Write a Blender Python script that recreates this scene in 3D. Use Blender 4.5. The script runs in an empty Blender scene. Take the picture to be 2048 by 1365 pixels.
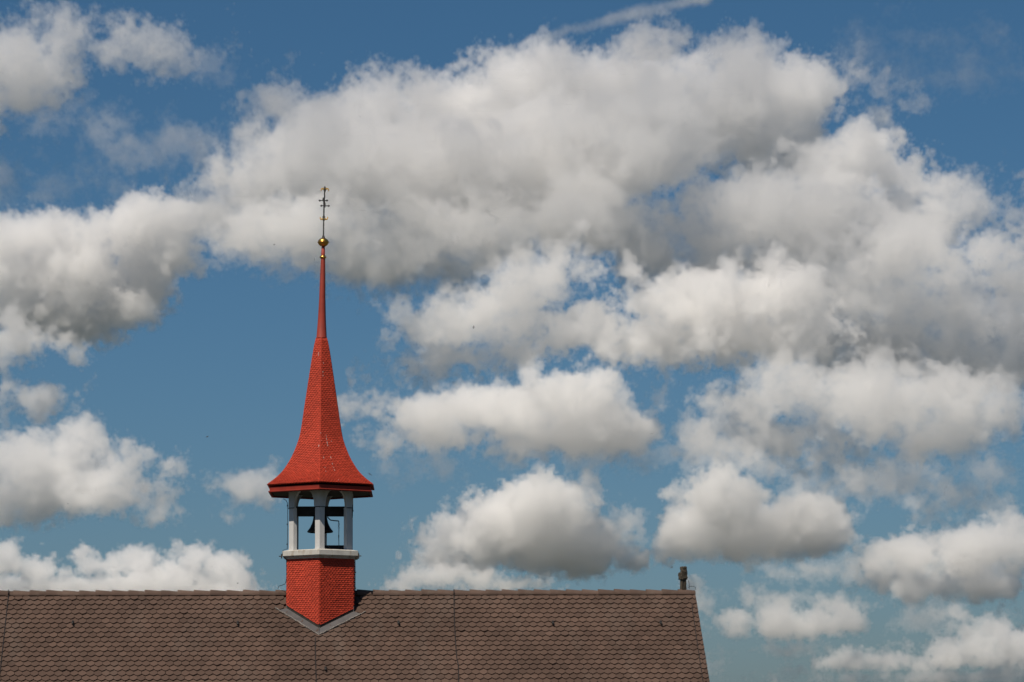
import bpy, bmesh, math, random
import numpy as np
from mathutils import Vector, Matrix

random.seed(7)
rng = np.random.default_rng(11)
S = bpy.context.scene
COL = S.collection
R = math.radians

# ------------------------------------------------------------------ camera
F = 6000.0                      # focal length in pixels of the 2048 px wide photograph
YAW, PITCH, ROLL = R(-4.5), R(8.2), -0.0065
RIDGE_Z = 11.0                  # top of the ridge cap above the ground
CR = (Matrix.Rotation(YAW, 3, 'Z') @ Matrix.Rotation(R(90) + PITCH, 3, 'X') @ Matrix.Rotation(ROLL, 3, 'Z'))
def pix_dir(x, y):
    return CR @ Vector(((x - 1024) / F, -(y - 682.5) / F, -1.0))
DIST = 71.5
CAM = Vector((0, 0, RIDGE_Z)) - DIST * pix_dir(641.8, 1180)
cam = bpy.data.cameras.new('camera')
cam.sensor_width = 36.0
cam.lens = F / 2048 * 36
cam.clip_start, cam.clip_end = 0.5, 60000
cam_ob = bpy.data.objects.new('camera', cam)
cam_ob.matrix_world = Matrix.Translation(CAM) @ CR.to_4x4()
COL.objects.link(cam_ob)
S.camera = cam_ob

# ------------------------------------------------------------------ sky and sun
SUN_EL, SUN_AZ = R(54.7), R(-125)           # azimuth counted from +X
sun_dir = Vector((math.cos(SUN_AZ) * math.cos(SUN_EL), math.sin(SUN_AZ) * math.cos(SUN_EL), math.sin(SUN_EL)))
W = bpy.data.worlds.new('World')
S.world = W
W.use_nodes = True
wt = W.node_tree
sky = wt.nodes.new('ShaderNodeTexSky')
sky.sky_type = 'NISHITA'
sky.sun_disc = False
sky.sun_elevation = SUN_EL
sky.sun_rotation = R(90) - SUN_AZ
sky.altitude = 0
sky.air_density, sky.dust_density, sky.ozone_density = 1.0, 1.0, 10.0
hs = wt.nodes.new('ShaderNodeHueSaturation')
hs.inputs['Saturation'].default_value = 1.08
hs.inputs['Hue'].default_value = 0.490
wt.links.new(sky.outputs[0], hs.inputs['Color'])
wt.links.new(hs.outputs[0], wt.nodes['Background'].inputs[0])
wt.nodes['Background'].inputs[1].default_value = 0.054
sl = bpy.data.lights.new('sun', 'SUN')
sl.energy = 5.0
sl.angle = R(0.5)
sl.color = (1.0, 0.905, 0.785)
so = bpy.data.objects.new('sun', sl)
so.rotation_euler = sun_dir.to_track_quat('Z', 'Y').to_euler()
so.location = (-20, -30, 60)
COL.objects.link(so)
S.view_settings.view_transform = 'Standard'
S.view_settings.look = 'None'
S.view_settings.exposure = 0.0
S.view_settings.gamma = 1.0
S.view_settings.use_curve_mapping = False
S.cycles.max_bounces = 24
S.cycles.volume_bounces = 12
S.cycles.volume_step_rate = 3.0
S.cycles.volume_max_steps = 400
S.cycles.use_adaptive_sampling = True
S.cycles.adaptive_threshold = 0.03
S.cycles.use_denoising = True

# ------------------------------------------------------------------ helpers
def at(x, y, plane_y):
    """World point where the ray through a pixel of the photograph meets the upright plane y = plane_y."""
    d = pix_dir(x, y)
    t = (plane_y - CAM.y) / d.y
    return CAM + t * d
def zat(y, plane_y, x=641.8):
    return at(x, y, plane_y).z
ROOF_TAN = math.tan(R(45.1))
ROOF_TOP = RIDGE_Z - 0.075                # apex of the tiled planes, under the ridge cap
def on_roof(x, y, lift=0.0):
    """Point of the front roof plane seen at a pixel."""
    d = pix_dir(x, y)
    # z = ROOF_TOP + lift + y*tan
    t = (ROOF_TOP + lift + CAM.y * ROOF_TAN - CAM.z) / (d.z - d.y * ROOF_TAN)
    return CAM + t * d

def tag(o, label=None, cat=None, group=None, kind=None):
    if label: o['label'] = label
    if cat: o['category'] = cat
    if group: o['group'] = group
    if kind: o['kind'] = kind
    return o
def empty(name, loc, label, cat, group=None):
    o = bpy.data.objects.new(name, None)
    o.location = loc
    o.empty_display_size = 0.2
    COL.objects.link(o)
    return tag(o, label, cat, group)

class MB:
    def __init__(self):
        self.v, self.f, self.t, self.m = [], [], [], []
    def face(self, pts, tint=0.5, mat=0):
        n = len(self.v)
        self.v += [tuple(p) for p in pts]
        self.f.append(list(range(n, n + len(pts))))
        self.t.append(tint); self.m.append(mat)
    def mesh(self, verts, faces, tint=0.5, mat=0):
        n = len(self.v)
        self.v += [tuple(p) for p in verts]
        for fc in faces:
            self.f.append([i + n for i in fc]); self.t.append(tint); self.m.append(mat)
    def box(self, c, s, M=None, tint=0.5, mat=0, taper=1.0):
        P = []
        for k in (-1, 1):
            q = taper if k > 0 else 1.0
            for a, b in ((-1, -1), (1, -1), (1, 1), (-1, 1)):
                P.append(Vector((a * s[0] / 2 * q, b * s[1] / 2 * q, k * s[2] / 2)))
        if M is not None: P = [M @ p for p in P]
        P = [p + Vector(c) for p in P]
        self.mesh(P, [(3, 2, 1, 0), (4, 5, 6, 7), (0, 1, 5, 4), (1, 2, 6, 5), (2, 3, 7, 6), (3, 0, 4, 7)], tint, mat)
    def rings(self, rings, cap0=True, cap1=True, tint=0.5, mat=0):
        n = len(rings[0]); V = []; Fc = []
        for r in rings: V += list(r)
        for i in range(len(rings) - 1):
            for j in range(n):
                a, b = i * n + j, i * n + (j + 1) % n
                Fc.append((a, b, b + n, a + n))
        if cap0: Fc.append(tuple(reversed(range(n))))
        if cap1: Fc.append(tuple(range((len(rings) - 1) * n, len(rings) * n)))
        self.mesh(V, Fc, tint, mat)
    def lathe(self, prof, c=(0, 0, 0), n=24, tint=0.5, mat=0, cap0=True, cap1=True):
        rg = []
        for r, z in prof:
            rg.append([(c[0] + r * math.cos(2 * math.pi * k / n), c[1] + r * math.sin(2 * math.pi * k / n), c[2] + z) for k in range(n)])
        self.rings(rg, cap0, cap1, tint, mat)
    def tube(self, pts, r, n=8, tint=0.5, mat=0, r1=None):
        pts = [Vector(p) for p in pts]
        rg = []
        up = Vector((0.13, 0.21, 0.97)).normalized()
        for i, p in enumerate(pts):
            d = (pts[min(i + 1, len(pts) - 1)] - pts[max(i - 1, 0)]).normalized()
            a = d.cross(up)
            if a.length < 1e-3: a = d.cross(Vector((1, 0, 0)))
            a.normalize(); b = d.cross(a)
            q = r if r1 is None else r + (r1 - r) * i / max(1, len(pts) - 1)
            rg.append([p + q * (math.cos(2 * math.pi * k / n) * a + math.sin(2 * math.pi * k / n) * b) for k in range(n)])
        self.rings(rg, tint=tint, mat=mat)
    def prism(self, poly, off, tint=0.5, mat=0):
        """Extrude a planar polygon along the vector OFF."""
        n = len(poly); off = Vector(off)
        A = [Vector(p) for p in poly]; B = [p + off for p in A]
        self.mesh(A + B, [tuple(reversed(range(n))), tuple(range(n, 2 * n))] + [(j, (j + 1) % n, (j + 1) % n + n, j + n) for j in range(n)], tint, mat)
    def build(self, name, mats, parent=None, smooth=False, fix=True, origin=None):
        me = bpy.data.meshes.new(name)
        V = self.v
        o = bpy.data.objects.new(name, me)
        if parent is not None:
            base = parent.matrix_world.translation if False else world_loc(parent)
            o.parent = parent
        else:
            base = Vector(origin) if origin is not None else Vector((0, 0, 0))
            o.location = base
        me.from_pydata([(p[0] - base[0], p[1] - base[1], p[2] - base[2]) for p in V], [], self.f)
        if not isinstance(mats, (list, tuple)): mats = [mats]
        for m in mats: me.materials.append(m)
        me.polygons.foreach_set('material_index', np.array(self.m, dtype=np.int32))
        a = me.attributes.new('tint', 'FLOAT', 'FACE')
        a.data.foreach_set('value', np.array(self.t, dtype=np.float32))
        if fix:
            bm = bmesh.new(); bm.from_mesh(me)
            bmesh.ops.recalc_face_normals(bm, faces=bm.faces)
            bm.to_mesh(me); bm.free()
        if smooth:
            me.shade_smooth()
        me.update()
        COL.objects.link(o)
        return o
def world_loc(o):
    p = Vector((0, 0, 0))
    while o is not None:
        p = p + Vector(o.location); o = o.parent
    return p

# ------------------------------------------------------------------ materials
def material(name, col, rough=0.7, vary=0.15, scale=3.0, tint=0.0, metal=0.0, bump=0.0, bscale=40.0, dirt=None, dirt_amt=0.0, dirt_scale=(4, 4, 4), spec=0.4):
    m = bpy.data.materials.new(name); m.use_nodes = True
    nt = m.node_tree; N = nt.nodes.new; L = nt.links.new
    b = nt.nodes['Principled BSDF']
    b.inputs['Roughness'].default_value = rough
    b.inputs['Metallic'].default_value = metal
    b.inputs['Specular IOR Level'].default_value = spec
    tc = N('ShaderNodeTexCoord')
    n1 = N('ShaderNodeTexNoise'); n1.inputs['Scale'].default_value = scale; n1.inputs['Detail'].default_value = 6
    L(tc.outputs['Object'], n1.inputs['Vector'])
    mr = N('ShaderNodeMapRange'); mr.inputs[1].default_value = 0.3; mr.inputs[2].default_value = 0.7
    mr.inputs[3].default_value = 1 - vary; mr.inputs[4].default_value = 1 + vary
    L(n1.outputs['Fac'], mr.inputs[0])
    val = mr.outputs[0]
    if tint:
        at_ = N('ShaderNodeAttribute'); at_.attribute_name = 'tint'
        m2 = N('ShaderNodeMapRange'); m2.inputs[3].default_value = 1 - tint; m2.inputs[4].default_value = 1 + tint
        L(at_.outputs['Fac'], m2.inputs[0])
        mm = N('ShaderNodeMath'); mm.operation = 'MULTIPLY'; L(val, mm.inputs[0]); L(m2.outputs[0], mm.inputs[1]); val = mm.outputs[0]
    vm = N('ShaderNodeVectorMath'); vm.operation = 'SCALE'; vm.inputs[0].default_value = col; L(val, vm.inputs['Scale'])
    out = vm.outputs[0]
    if dirt:
        mp = N('ShaderNodeMapping'); mp.inputs['Scale'].default_value = dirt_scale; L(tc.outputs['Object'], mp.inputs[0])
        n2 = N('ShaderNodeTexNoise'); n2.inputs['Scale'].default_value = 1.0; n2.inputs['Detail'].default_value = 8; n2.inputs['Roughness'].default_value = 0.65
        L(mp.outputs[0], n2.inputs['Vector'])
        m3 = N('ShaderNodeMapRange'); m3.inputs[1].default_value = 0.52; m3.inputs[2].default_value = 0.72; m3.inputs[4].default_value = dirt_amt
        L(n2.outputs['Fac'], m3.inputs[0])
        mx = N('ShaderNodeMix'); mx.data_type = 'RGBA'; L(m3.outputs[0], mx.inputs[0]); L(out, mx.inputs[6]); mx.inputs[7].default_value = (*dirt, 1)
        out = mx.outputs[2]
    L(out, b.inputs['Base Color'])
    if bump:
        n3 = N('ShaderNodeTexNoise'); n3.inputs['Scale'].default_value = bscale; n3.inputs['Detail'].default_value = 5
        L(tc.outputs['Object'], n3.inputs['Vector'])
        bp = N('ShaderNodeBump'); bp.inputs['Strength'].default_value = bump; bp.inputs['Distance'].default_value = 0.02
        L(n3.outputs['Fac'], bp.inputs['Height']); L(bp.outputs[0], b.inputs['Normal'])
    return m
M_TILE = material('roof_tile', (0.076, 0.0475, 0.0355), 0.85, 0.18, 0.8, tint=0.19, bump=0.25, bscale=30, dirt=(0.115, 0.09, 0.074), dirt_amt=0.35, dirt_scale=(1.6, 0.5, 0.5), spec=0.2)
M_RIDGE = material('ridge_tile', (0.088, 0.057, 0.044), 0.85, 0.18, 2.0, tint=0.18, bump=0.2, dirt=(0.125, 0.10, 0.08), dirt_amt=0.5, spec=0.2)
M_RED = material('red_shingle', (0.355, 0.039, 0.0185), 0.75, 0.10, 2.5, tint=0.20, dirt=(0.26, 0.027, 0.015), dirt_amt=0.5, dirt_scale=(3, 3, 1.2), spec=0.2)
M_REDPAINT = material('red_paint', (0.27, 0.038, 0.022), 0.6, 0.10, 6, dirt=(0.16, 0.035, 0.028), dirt_amt=0.4, dirt_scale=(12, 12, 2), spec=0.3)
M_REDBOARD = material('red_board', (0.22, 0.024, 0.014), 0.7, 0.12, 5, spec=0.2)
M_WHITE = material('painted_wood', (0.47, 0.465, 0.455), 0.7, 0.07, 4, bump=0.08, bscale=25, dirt=(0.37, 0.335, 0.28), dirt_amt=0.5, dirt_scale=(14, 14, 1.6), spec=0.3)
M_CORNICE = material('weathered_cornice', (0.44, 0.425, 0.385), 0.8, 0.12, 5, bump=0.1, bscale=20, dirt=(0.22, 0.15, 0.085), dirt_amt=0.85, dirt_scale=(7, 7, 2.2), spec=0.2)
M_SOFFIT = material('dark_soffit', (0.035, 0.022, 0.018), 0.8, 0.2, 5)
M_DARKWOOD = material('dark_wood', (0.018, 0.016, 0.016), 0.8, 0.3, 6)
M_BELL = material('bell_bronze', (0.022, 0.020, 0.019), 0.5, 0.25, 8, metal=0.6)
M_IRON = material('iron', (0.05, 0.047, 0.045), 0.6, 0.3, 10, metal=0.5)
M_GOLD = material('gilding', (0.80, 0.44, 0.10), 0.30, 0.12, 8, metal=1.0)
M_GOLDLEAF = material('gold_paint', (0.60, 0.36, 0.06), 0.45, 0.15, 8, metal=0.3)
M_LEAD = material('lead_sheet', (0.078, 0.073, 0.073), 0.65, 0.15, 5, metal=0.15, bump=0.15, bscale=14, dirt=(0.13, 0.115, 0.105), dirt_amt=0.6)
M_BAND = material('dark_flashing', (0.019, 0.015, 0.011), 0.7, 0.3, 8, dirt=(0.05, 0.043, 0.034), dirt_amt=0.5, dirt_scale=(16, 16, 1.5))
M_MORTAR = material('mortar', (0.24, 0.215, 0.19), 0.95, 0.35, 14, bump=0.5, bscale=30)
M_STONE = material('weathered_stone', (0.065, 0.054, 0.040), 0.95, 0.30, 9, bump=0.7, bscale=26, dirt=(0.022, 0.019, 0.015), dirt_amt=0.85, dirt_scale=(9, 9, 5), spec=0.1)
M_CABLE = material('cable', (0.012, 0.010, 0.010), 0.9, 0.2, 10)
M_WALL = material('rendered_wall', (0.62, 0.58, 0.50), 0.9, 0.06, 1.5, bump=0.15)
M_GRASS = material('meadow', (0.034, 0.042, 0.026), 0.95, 0.35, 0.15, bump=0.3, bscale=4)
M_BIRD = material('dark_feather', (0.03, 0.028, 0.027), 0.8, 0.2, 10)
M_DROP = material('white_dropping', (0.42, 0.36, 0.32), 0.9, 0.2, 30)
M_HOOK = material('dark_hook', (0.012, 0.011, 0.011), 0.7, 0.2, 10)

# ------------------------------------------------------------------ ground
g = MB()
g.face([(-4000, -4000, 0), (4000, -4000, 0), (4000, 8000, 0), (-4000, 8000, 0)])
tag(g.build('ground', M_GRASS), kind='structure')

# ------------------------------------------------------------------ church: walls, tiled roof, ridge
X_END = at(1390, 1179, 0).x
X_START = -15.0
RUN = 4.9                                  # horizontal depth of each roof slope
church = empty('church', ((X_START + X_END) / 2, 0, 0), 'church with steep brown tiled saddle roof below the red bell turret', 'church')
w_ = MB()
hw, ht = 4.4, ROOF_TOP - 4.4 * ROOF_TAN - 0.15
x0, x1 = X_START + 0.25, X_END - 0.12
for sx, nx_ in ((x0, 0.4), (x1 - 0.4, 0.4)):
    w_.prism([(sx, -hw, 0), (sx, hw, 0), (sx, hw, ht), (sx, 0, ROOF_TOP - 0.16), (sx, -hw, ht)], (nx_, 0, 0))
for sy in (-hw, hw - 0.4):
    w_.box(((x0 + x1) / 2, sy + 0.2, ht / 2 - 0.1), (x1 - x0 - 0.81, 0.4, ht - 0.2))
w_.build('wall', M_WALL, church)

TW, TE = 0.181, 0.1615                     # tile width and exposed length
a_ = math.atan(ROOF_TAN)
dn = Vector((0, -math.cos(a_), -math.sin(a_)))     # down the front slope
nr = Vector((0, -math.sin(a_), math.cos(a_)))      # its normal
rf = MB()
def under_turret(x, s):
    """True where the lead apron of the turret takes the place of the tiles."""
    y = dn.y * s
    ap = (0.905 + 0.09) * 0.866
    return all(x * math.cos(R(-63 + 60 * k)) + y * math.sin(R(-63 + 60 * k)) < ap for k in range(6))
def tile(mb, xc, s_bot, w, length, lift0, lift1, th, tint, side=1):
    """One plain tile with a blunt pointed lower end; s counts down the slope."""
    apex = Vector((0, 0, ROOF_TOP))
    d_ = Vector((0, dn.y * side, dn.z)); n_ = Vector((0, nr.y * side, nr.z))
    def P(x, s, h): return apex + Vector((x, 0, 0)) + d_ * s + n_ * h
    h = w / 2
    out = [(-h, s_bot - 0.062), (-h * 0.55, s_bot - 0.026), (-h * 0.15, s_bot), (h * 0.15, s_bot), (h * 0.55, s_bot - 0.026), (h, s_bot - 0.062), (h, s_bot - length), (-h, s_bot - length)]
    L_ = length
    top = []; bot = []
    for x, s in out:
        t = (s - (s_bot - L_)) / L_
        hh = lift0 + (lift1 - lift0) * t
        top.append(P(xc + x, s, hh)); bot.append(P(xc + x, s, hh - th))
    n = len(out)
    mb.mesh(top + bot, [tuple(range(n))] + [(j, j + n, (j + 1) % n + n, (j + 1) % n) for j in range(n - 2)], tint)
rows = int(RUN / math.cos(a_) / TE)
ncol = int((X_END - X_START) / TW)
x_right = X_END
for side in (1, -1):
    rows_here = rows if side == 1 else rows
    for r_ in range(rows_here):
        s_bot = 0.135 + r_ * TE + random.uniform(-0.004, 0.004)
        odd = r_ % 2
        drift = random.uniform(-0.006, 0.006)
        ln = min(0.30, s_bot - 0.02)
        k = 0
        x = x_right
        if side == 1:
            while x > X_START:
                w = TW if not (odd and k == 0) else TW / 2
                xc = x - w / 2
                g_ = random.gauss(0, 1)
                if under_turret(xc, s_bot - 0.08):
                    x -= w; k += 1
                    continue
                lf = random.uniform(0, 0.006) + (0.012 if random.random() < 0.02 else 0)
                tile(rf, xc + (drift if k else 0) + random.uniform(-0.003, 0.003), s_bot + random.uniform(-0.006, 0.006), w - random.uniform(0.003, 0.008), ln, 0.004, 0.050 + lf, 0.036,
                     min(1, max(0, 0.5 + 0.24 * g_)))
                x -= w; k += 1
        else:
            n_w = 24                       # rear slope: whole courses in wide strips
            step = (x_right - X_START) / n_w
            for j in range(n_w):
                tile(rf, X_START + (j + .5) * step, s_bot, step - 0.004, ln, 0.004, 0.036, 0.022, random.random(), side=-1)
# boarding under the tiles
for side in (1, -1):
    y1 = -RUN * side
    A = [(X_START + 0.02, 0, ROOF_TOP - 0.004), (X_END - 0.01, 0, ROOF_TOP - 0.004), (X_END - 0.01, y1, ROOF_TOP - RUN * ROOF_TAN - 0.004), (X_START + 0.02, y1, ROOF_TOP - RUN * ROOF_TAN - 0.004)]
    rf.prism(A, (0, 0, -0.09), tint=0.1)
roof = rf.build('roof', M_TILE, church, fix=False)
# ridge cap tiles
rcs = [MB(), MB()]
RL = 0.386
xx = X_END + 0.0
caps = []
x_stop_l, x_stop_r = -0.86, 0.83
while xx > X_START:
    xl = xx - RL
    if not (xl > -0.80 and xx < 0.80):
        caps.append((xl, xx))
    xx = xl
for xl, xr in caps:
    dz = random.uniform(-0.006, 0.006)
    rg = []
    for (x, q) in ((xl - 0.03, 1.06), (xl + 0.05, 1.03), (xr, 0.80)):
        ring = []
        for k in range(11):
            an = math.pi * (k / 10)
            rr = 0.112 * q
            ring.append((x, -rr * 1.12 * math.cos(an), ROOF_TOP - 0.055 + dz + rr * 1.12 * math.sin(an)))
        for k in range(11):
            an = math.pi * (1 - k / 10)
            rr = 0.112 * q - 0.018
            ring.append((x, -rr * 1.12 * math.cos(an), ROOF_TOP - 0.055 + dz + rr * 1.12 * math.sin(an)))
        rg.append(ring)
    (rcs[0] if xl < 0 else rcs[1]).rings(rg, tint=random.random())
for rc in rcs: rc.build('ridge_cap', M_RIDGE, roof, smooth=False)

# ------------------------------------------------------------------ bell turret (six-sided)
BETA = -93.0
def hexp(r, z, k, c=(0, 0)):
    an = R(BETA + 60 * k)
    return Vector((c[0] + r * math.cos(an), c[1] + r * math.sin(an), z))
def hexring(r, z): return [hexp(r, z, k) for k in range(6)]
turret = empty('bell_turret', (0, 0, ROOF_TOP), 'slender six-sided bell turret with red shingles and tall flared spire on the roof ridge', 'bell turret')

RB = 0.905
z_base_top = zat(1116, -RB)
z_f0, z_f1 = zat(1109, -1.03), zat(1099.5, -1.03)      # cornice fascia
z_ctop = z_f1 + 0.02
z_col = zat(1013.5, -0.86)
z_drip = zat(967.3, -1.45)
z_fb = zat(978.8, -1.43)                                # lower edge of eave board
def roof_z(y): return ROOF_TOP - abs(y) * ROOF_TAN + 0.03

# shingles
def scales(mb, faces_at, zs_len, pitch, row, lift, clip_low=None):
    """faces_at(k, t) -> (left point, right point, outward normal) of face k at arc length t."""
    for k in range(6):
        n_rows = int(zs_len / row)
        for i in range(n_rows):
            t0 = i * row; t1 = min(zs_len, t0 + row * 1.75)
            A0, B0, n0 = faces_at(k, t0); A1, B1, n1 = faces_at(k, t1)
            tm0 = t0 + row * 0.42
            Am, Bm, nm = faces_at(k, min(zs_len, tm0))
            w = (B0 - A0).length
            mid0, mid1, midm = (A0 + B0) / 2, (A1 + B1) / 2, (Am + Bm) / 2
            u = (B0 - A0).normalized()
            cnt = int(w / pitch / 2) + 2
            off = pitch / 2 if i % 2 else 0
            for j in range(-cnt, cnt + 1):
                c = j * pitch + off
                h = pitch / 2 * 0.93
                lo, hi = c - h, c + h
                def cl(x, half): return max(-half, min(half, x))
                half0, halfm, half1 = w / 2, (Bm - Am).length / 2, (B1 - A1).length / 2
                if lo > halfm or hi < -halfm: continue
                if min(hi, halfm) - max(lo, -halfm) < 0.006: continue
                jit = random.uniform(0, 0.004)
                e0 = n0 * (lift + jit); em = nm * (lift * 0.8 + jit); e1 = n1 * 0.002
                pts = [mid0 + u * cl(c - h * 0.30, half0) + e0, mid0 + u * cl(c + h * 0.30, half0) + e0,
                       (mid0 * 0.55 + midm * 0.45) + u * cl(c + h * 0.78, half0) + e0,
                       midm + u * cl(hi, halfm) + em, mid1 + u * cl(hi, half1) + e1, mid1 + u * cl(lo, half1) + e1, midm + u * cl(lo, halfm) + em,
                       (mid0 * 0.55 + midm * 0.45) + u * cl(c - h * 0.78, half0) + e0]
                if clip_low:
                    if max(q.z - clip_low(q) for q in pts) < 0.004: continue
                    for q in pts: q.z = max(q.z, clip_low(q))
                tn = min(1, max(0, random.gauss(0.5, 0.22)))
                nn = len(pts)
                back = [p - n0 * 0.013 for p in (pts[6], pts[7], pts[0], pts[1], pts[2], pts[3])]
                mb.mesh(pts + back, [tuple(range(nn)), (6, 7, 9, 8), (7, 0, 10, 9), (0, 1, 11, 10), (1, 2, 12, 11), (2, 3, 13, 12)], tn)
base = MB()
zb0 = roof_z(RB) - 0.05
def base_face(k, t):
    z = zb0 + t
    A, B = hexp(RB, z, k), hexp(RB, z, k + 1)
    n = Vector((A.x + B.x, A.y + B.y, 0)).normalized()
    return A, B, n
scales(base, base_face, z_base_top - zb0 + 0.02, 0.081, 0.0475, 0.021, clip_low=lambda p: roof_z(p.y) + 0.088)
core = RB - 0.006
base.rings([[Vector((p.x, p.y, roof_z(p.y) + 0.09)) for p in hexring(core, 0)], hexring(core, z_base_top + 0.02)], tint=0.35)
for k in range(6):                          # corner strips
    p = hexp(RB + 0.004, 0, k)
    base.tube([(p.x, p.y, roof_z(p.y) + 0.11), (p.x, p.y, z_base_top)], 0.011, 6, tint=0.75)
base.build('shingled_base', M_RED, turret, fix=False)

# flashing: upright dark band, sloping lead apron, ragged mortar edge
fl = MB()
rin, rout = RB - 0.004, RB + 0.012
fl.rings([[Vector((p.x, p.y, roof_z(p.y) - 0.06)) for p in hexring(rout, 0)], [Vector((p.x, p.y, roof_z(p.y) + 0.120)) for p in hexring(rout, 0)], [Vector((p.x, p.y, roof_z(p.y) + 0.120)) for p in hexring(rin - 0.03, 0)]], cap0=False, cap1=False)
flash = fl.build('flashing', M_BAND, turret)
ap = MB()
def apron_pt(rr, k, lift):
    p = hexp(rr, 0, k); return Vector((p.x, p.y, roof_z(p.y) + lift))
RO = RB + 0.205
for sgn, ks in ((1, (-1, 0, 1)), (-1, (2, 3, 4))):
    inner = [apron_pt(RB + 0.006, k, 0.004) for k in ks]
    outer = [apron_pt(RO, k, 0.048) for k in ks]
    poly = [inner[0], inner[1], inner[2], outer[2], outer[1], outer[0]]
    ap.mesh(poly + [p - Vector((0, 0, 0.03)) for p in poly], [(0, 1, 4, 5), (1, 2, 3, 4), (5, 4, 10, 11), (4, 3, 9, 10), (0, 5, 11, 6), (3, 2, 8, 9)])
    c0 = inner[1] + Vector((0, 0, 0.012)); c1 = outer[1] + Vector((0, 0, 0.010))
    ap.tube([c0, c0.lerp(c1, 0.5), c1], 0.011, 6)
    for e in (0, 2):                        # upstands at the side corners
        p = inner[e]; ap.box(p + Vector((0, 0, 0.05)), (0.02, 0.03, 0.13))
ap.build('apron', M_LEAD, flash, fix=True)
for (ka, kb) in ((-1, 0), (0, 1)):
    mo = MB()
    A, B = apron_pt(RO + 0.006, ka, 0.050), apron_pt(RO + 0.006, kb, 0.050)
    if ka == -1: A = A + (A - B) * 0.10
    else: B = B + (B - A) * 0.12
    nseg = 46
    for i in range(nseg):
        p = A.lerp(B, (i + 0.5) / nseg)
        s = random.uniform(0.6, 1.5)
        L_ = (B - A).length / nseg * random.uniform(1.15, 1.7)
        dirx = (B - A).normalized(); nn = Vector((0, -math.sin(a_), math.cos(a_)))
        cc = dirx.cross(nn)
        Mx = Matrix((dirx, cc, nn)).transposed()
        mo.box(p + cc * random.uniform(-0.010, 0.010), (L_, 0.018 * s, 0.016 * s), Mx, taper=0.6)
    mo.build('mortar_edge', M_MORTAR, flash)

# cornice
cn = MB()
cn.rings([hexring(RB + 0.004, z_base_top - 0.012), hexring(0.935, z_base_top + 0.03), hexring(0.945, z_base_top + 0.05), hexring(0.955, z_base_top + 0.052), hexring(0.975, z_f0 - 0.028), hexring(0.995, z_f0 - 0.026), hexring(1.000, z_f0 + 0.002), hexring(1.035, z_f0), hexring(1.035, z_f1), hexring(1.02, z_f1 + 0.006), hexring(0.88, z_ctop + 0.012), hexring(0.5, z_ctop + 0.014)])
cornice = cn.build('cornice', M_CORNICE, turret)
for k in (-1, 1):
    ck = MB()
    p = hexp(1.04, z_f0 - 0.005, k)
    sg = -1 if k == -1 else 1
    ck.box(p + Vector((0.012 * sg, 0, 0)), (0.03, 0.03, 0.11)); ck.tube([p + Vector((0.02 * sg, 0, -0.005)), p + Vector((0.075 * sg, 0, 0.0))], 0.012, 6)
    ck.build('bracket', M_IRON, cornice)

# posts (each wraps a corner of the hexagon) and arched boards above them
RP = 0.86
def inward(p, d):
    v = Vector((p.x, p.y, 0)); return p - v.normalized() * d
for k in range(6):
    P = hexp(RP, 0, k); Pl = hexp(RP, 0, k - 1); Pr = hexp(RP, 0, k + 1)
    ul, ur = (Pl - P).normalized(), (Pr - P).normalized()
    w = 0.128
    a, b = P + ul * w, P + ur * w
    inn = P * (1 - 0.118 / RP)
    poly = [P, a, a + (inn - P) * 0.75 , inn + (inn - P) * 0.35, b + (inn - P) * 0.75, b]
    m = MB()
    m.rings([[Vector((q.x, q.y, z_ctop - 0.005)) for q in poly], [Vector((q.x, q.y, z_col)) for q in poly]])
    grow = 1.045
    foot = [P * 1.018, P * 1.018 + ul * (w + 0.012), inn + ul * 0.02, inn + ur * 0.02, P * 1.018 + ur * (w + 0.012)]
    m.rings([[Vector((q.x, q.y, z_ctop + 0.001)) for q in foot], [Vector((q.x, q.y, z_ctop + 0.03)) for q in foot]])
    m.build('post', M_WHITE, turret)
RA = RP + 0.012
z_arch_top = z_fb + 0.06
apex_z = zat(977, -0.8)
for k in range(6):
    A, B = hexp(RA, 0, k), hexp(RA, 0, k + 1)
    u = (B - A).normalized(); L_ = (B - A).length
    n = Vector((A.x + B.x, A.y + B.y, 0)).normalized()
    def Q(s, z): q = A + u * s; return Vector((q.x, q.y, z))
    s0 = 0.175 * L_ + 0.005
    arch = []
    NA = 14
    for i in range(NA + 1):
        th = math.pi * i / NA
        s = L_ / 2 - (L_ / 2 - s0) * math.cos(th)
        z = z_col + 0.0 + (apex_z - z_col) * (math.sin(th) ** 0.75)
        arch.append((s, z))
    m = MB()
    V = []
    for (s, z) in arch:
        V.append((s, z, z_arch_top))
    th_ = 0.085
    front = []; 
    # columns of quads between the arch line and the top
    cols = [(0.0, z_col + 0.002, z_arch_top), (s0 - 0.001, z_col + 0.002, z_arch_top)] + [(s, z, z_arch_top) for s, z in arch[1:-1]] + [(L_ - s0 + 0.001, z_col + 0.002, z_arch_top), (L_, z_col + 0.002, z_arch_top)]
    vs = []
    shr = th_ * math.tan(R(30))
    for s, zlo, zhi in cols:
        sb = min(max(s, shr), L_ - shr)
        vs += [Q(s, zlo), Q(s, zhi), Q(sb, zlo) - n * th_, Q(sb, zhi) - n * th_]
    fc = []
    for i in range(len(cols) - 1):
        a = 4 * i; b = a + 4
        fc += [(a, b, b + 1, a + 1), (a + 2, a + 3, b + 3, b + 2), (a, a + 2, b + 2, b)]
    m.mesh(vs, fc)
    # bead along the lower edge (the seam above the post)
    for (sa, sb) in ((0, s0), (L_ - s0, L_)):
        p, q = Q(sa, z_col), Q(sb, z_col)
        m.tube([p + n * 0.004, q + n * 0.004], 0.009, 6, mat=1)
    m.build('arch_board', [M_WHITE, M_DARKWOOD], turret)

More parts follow.
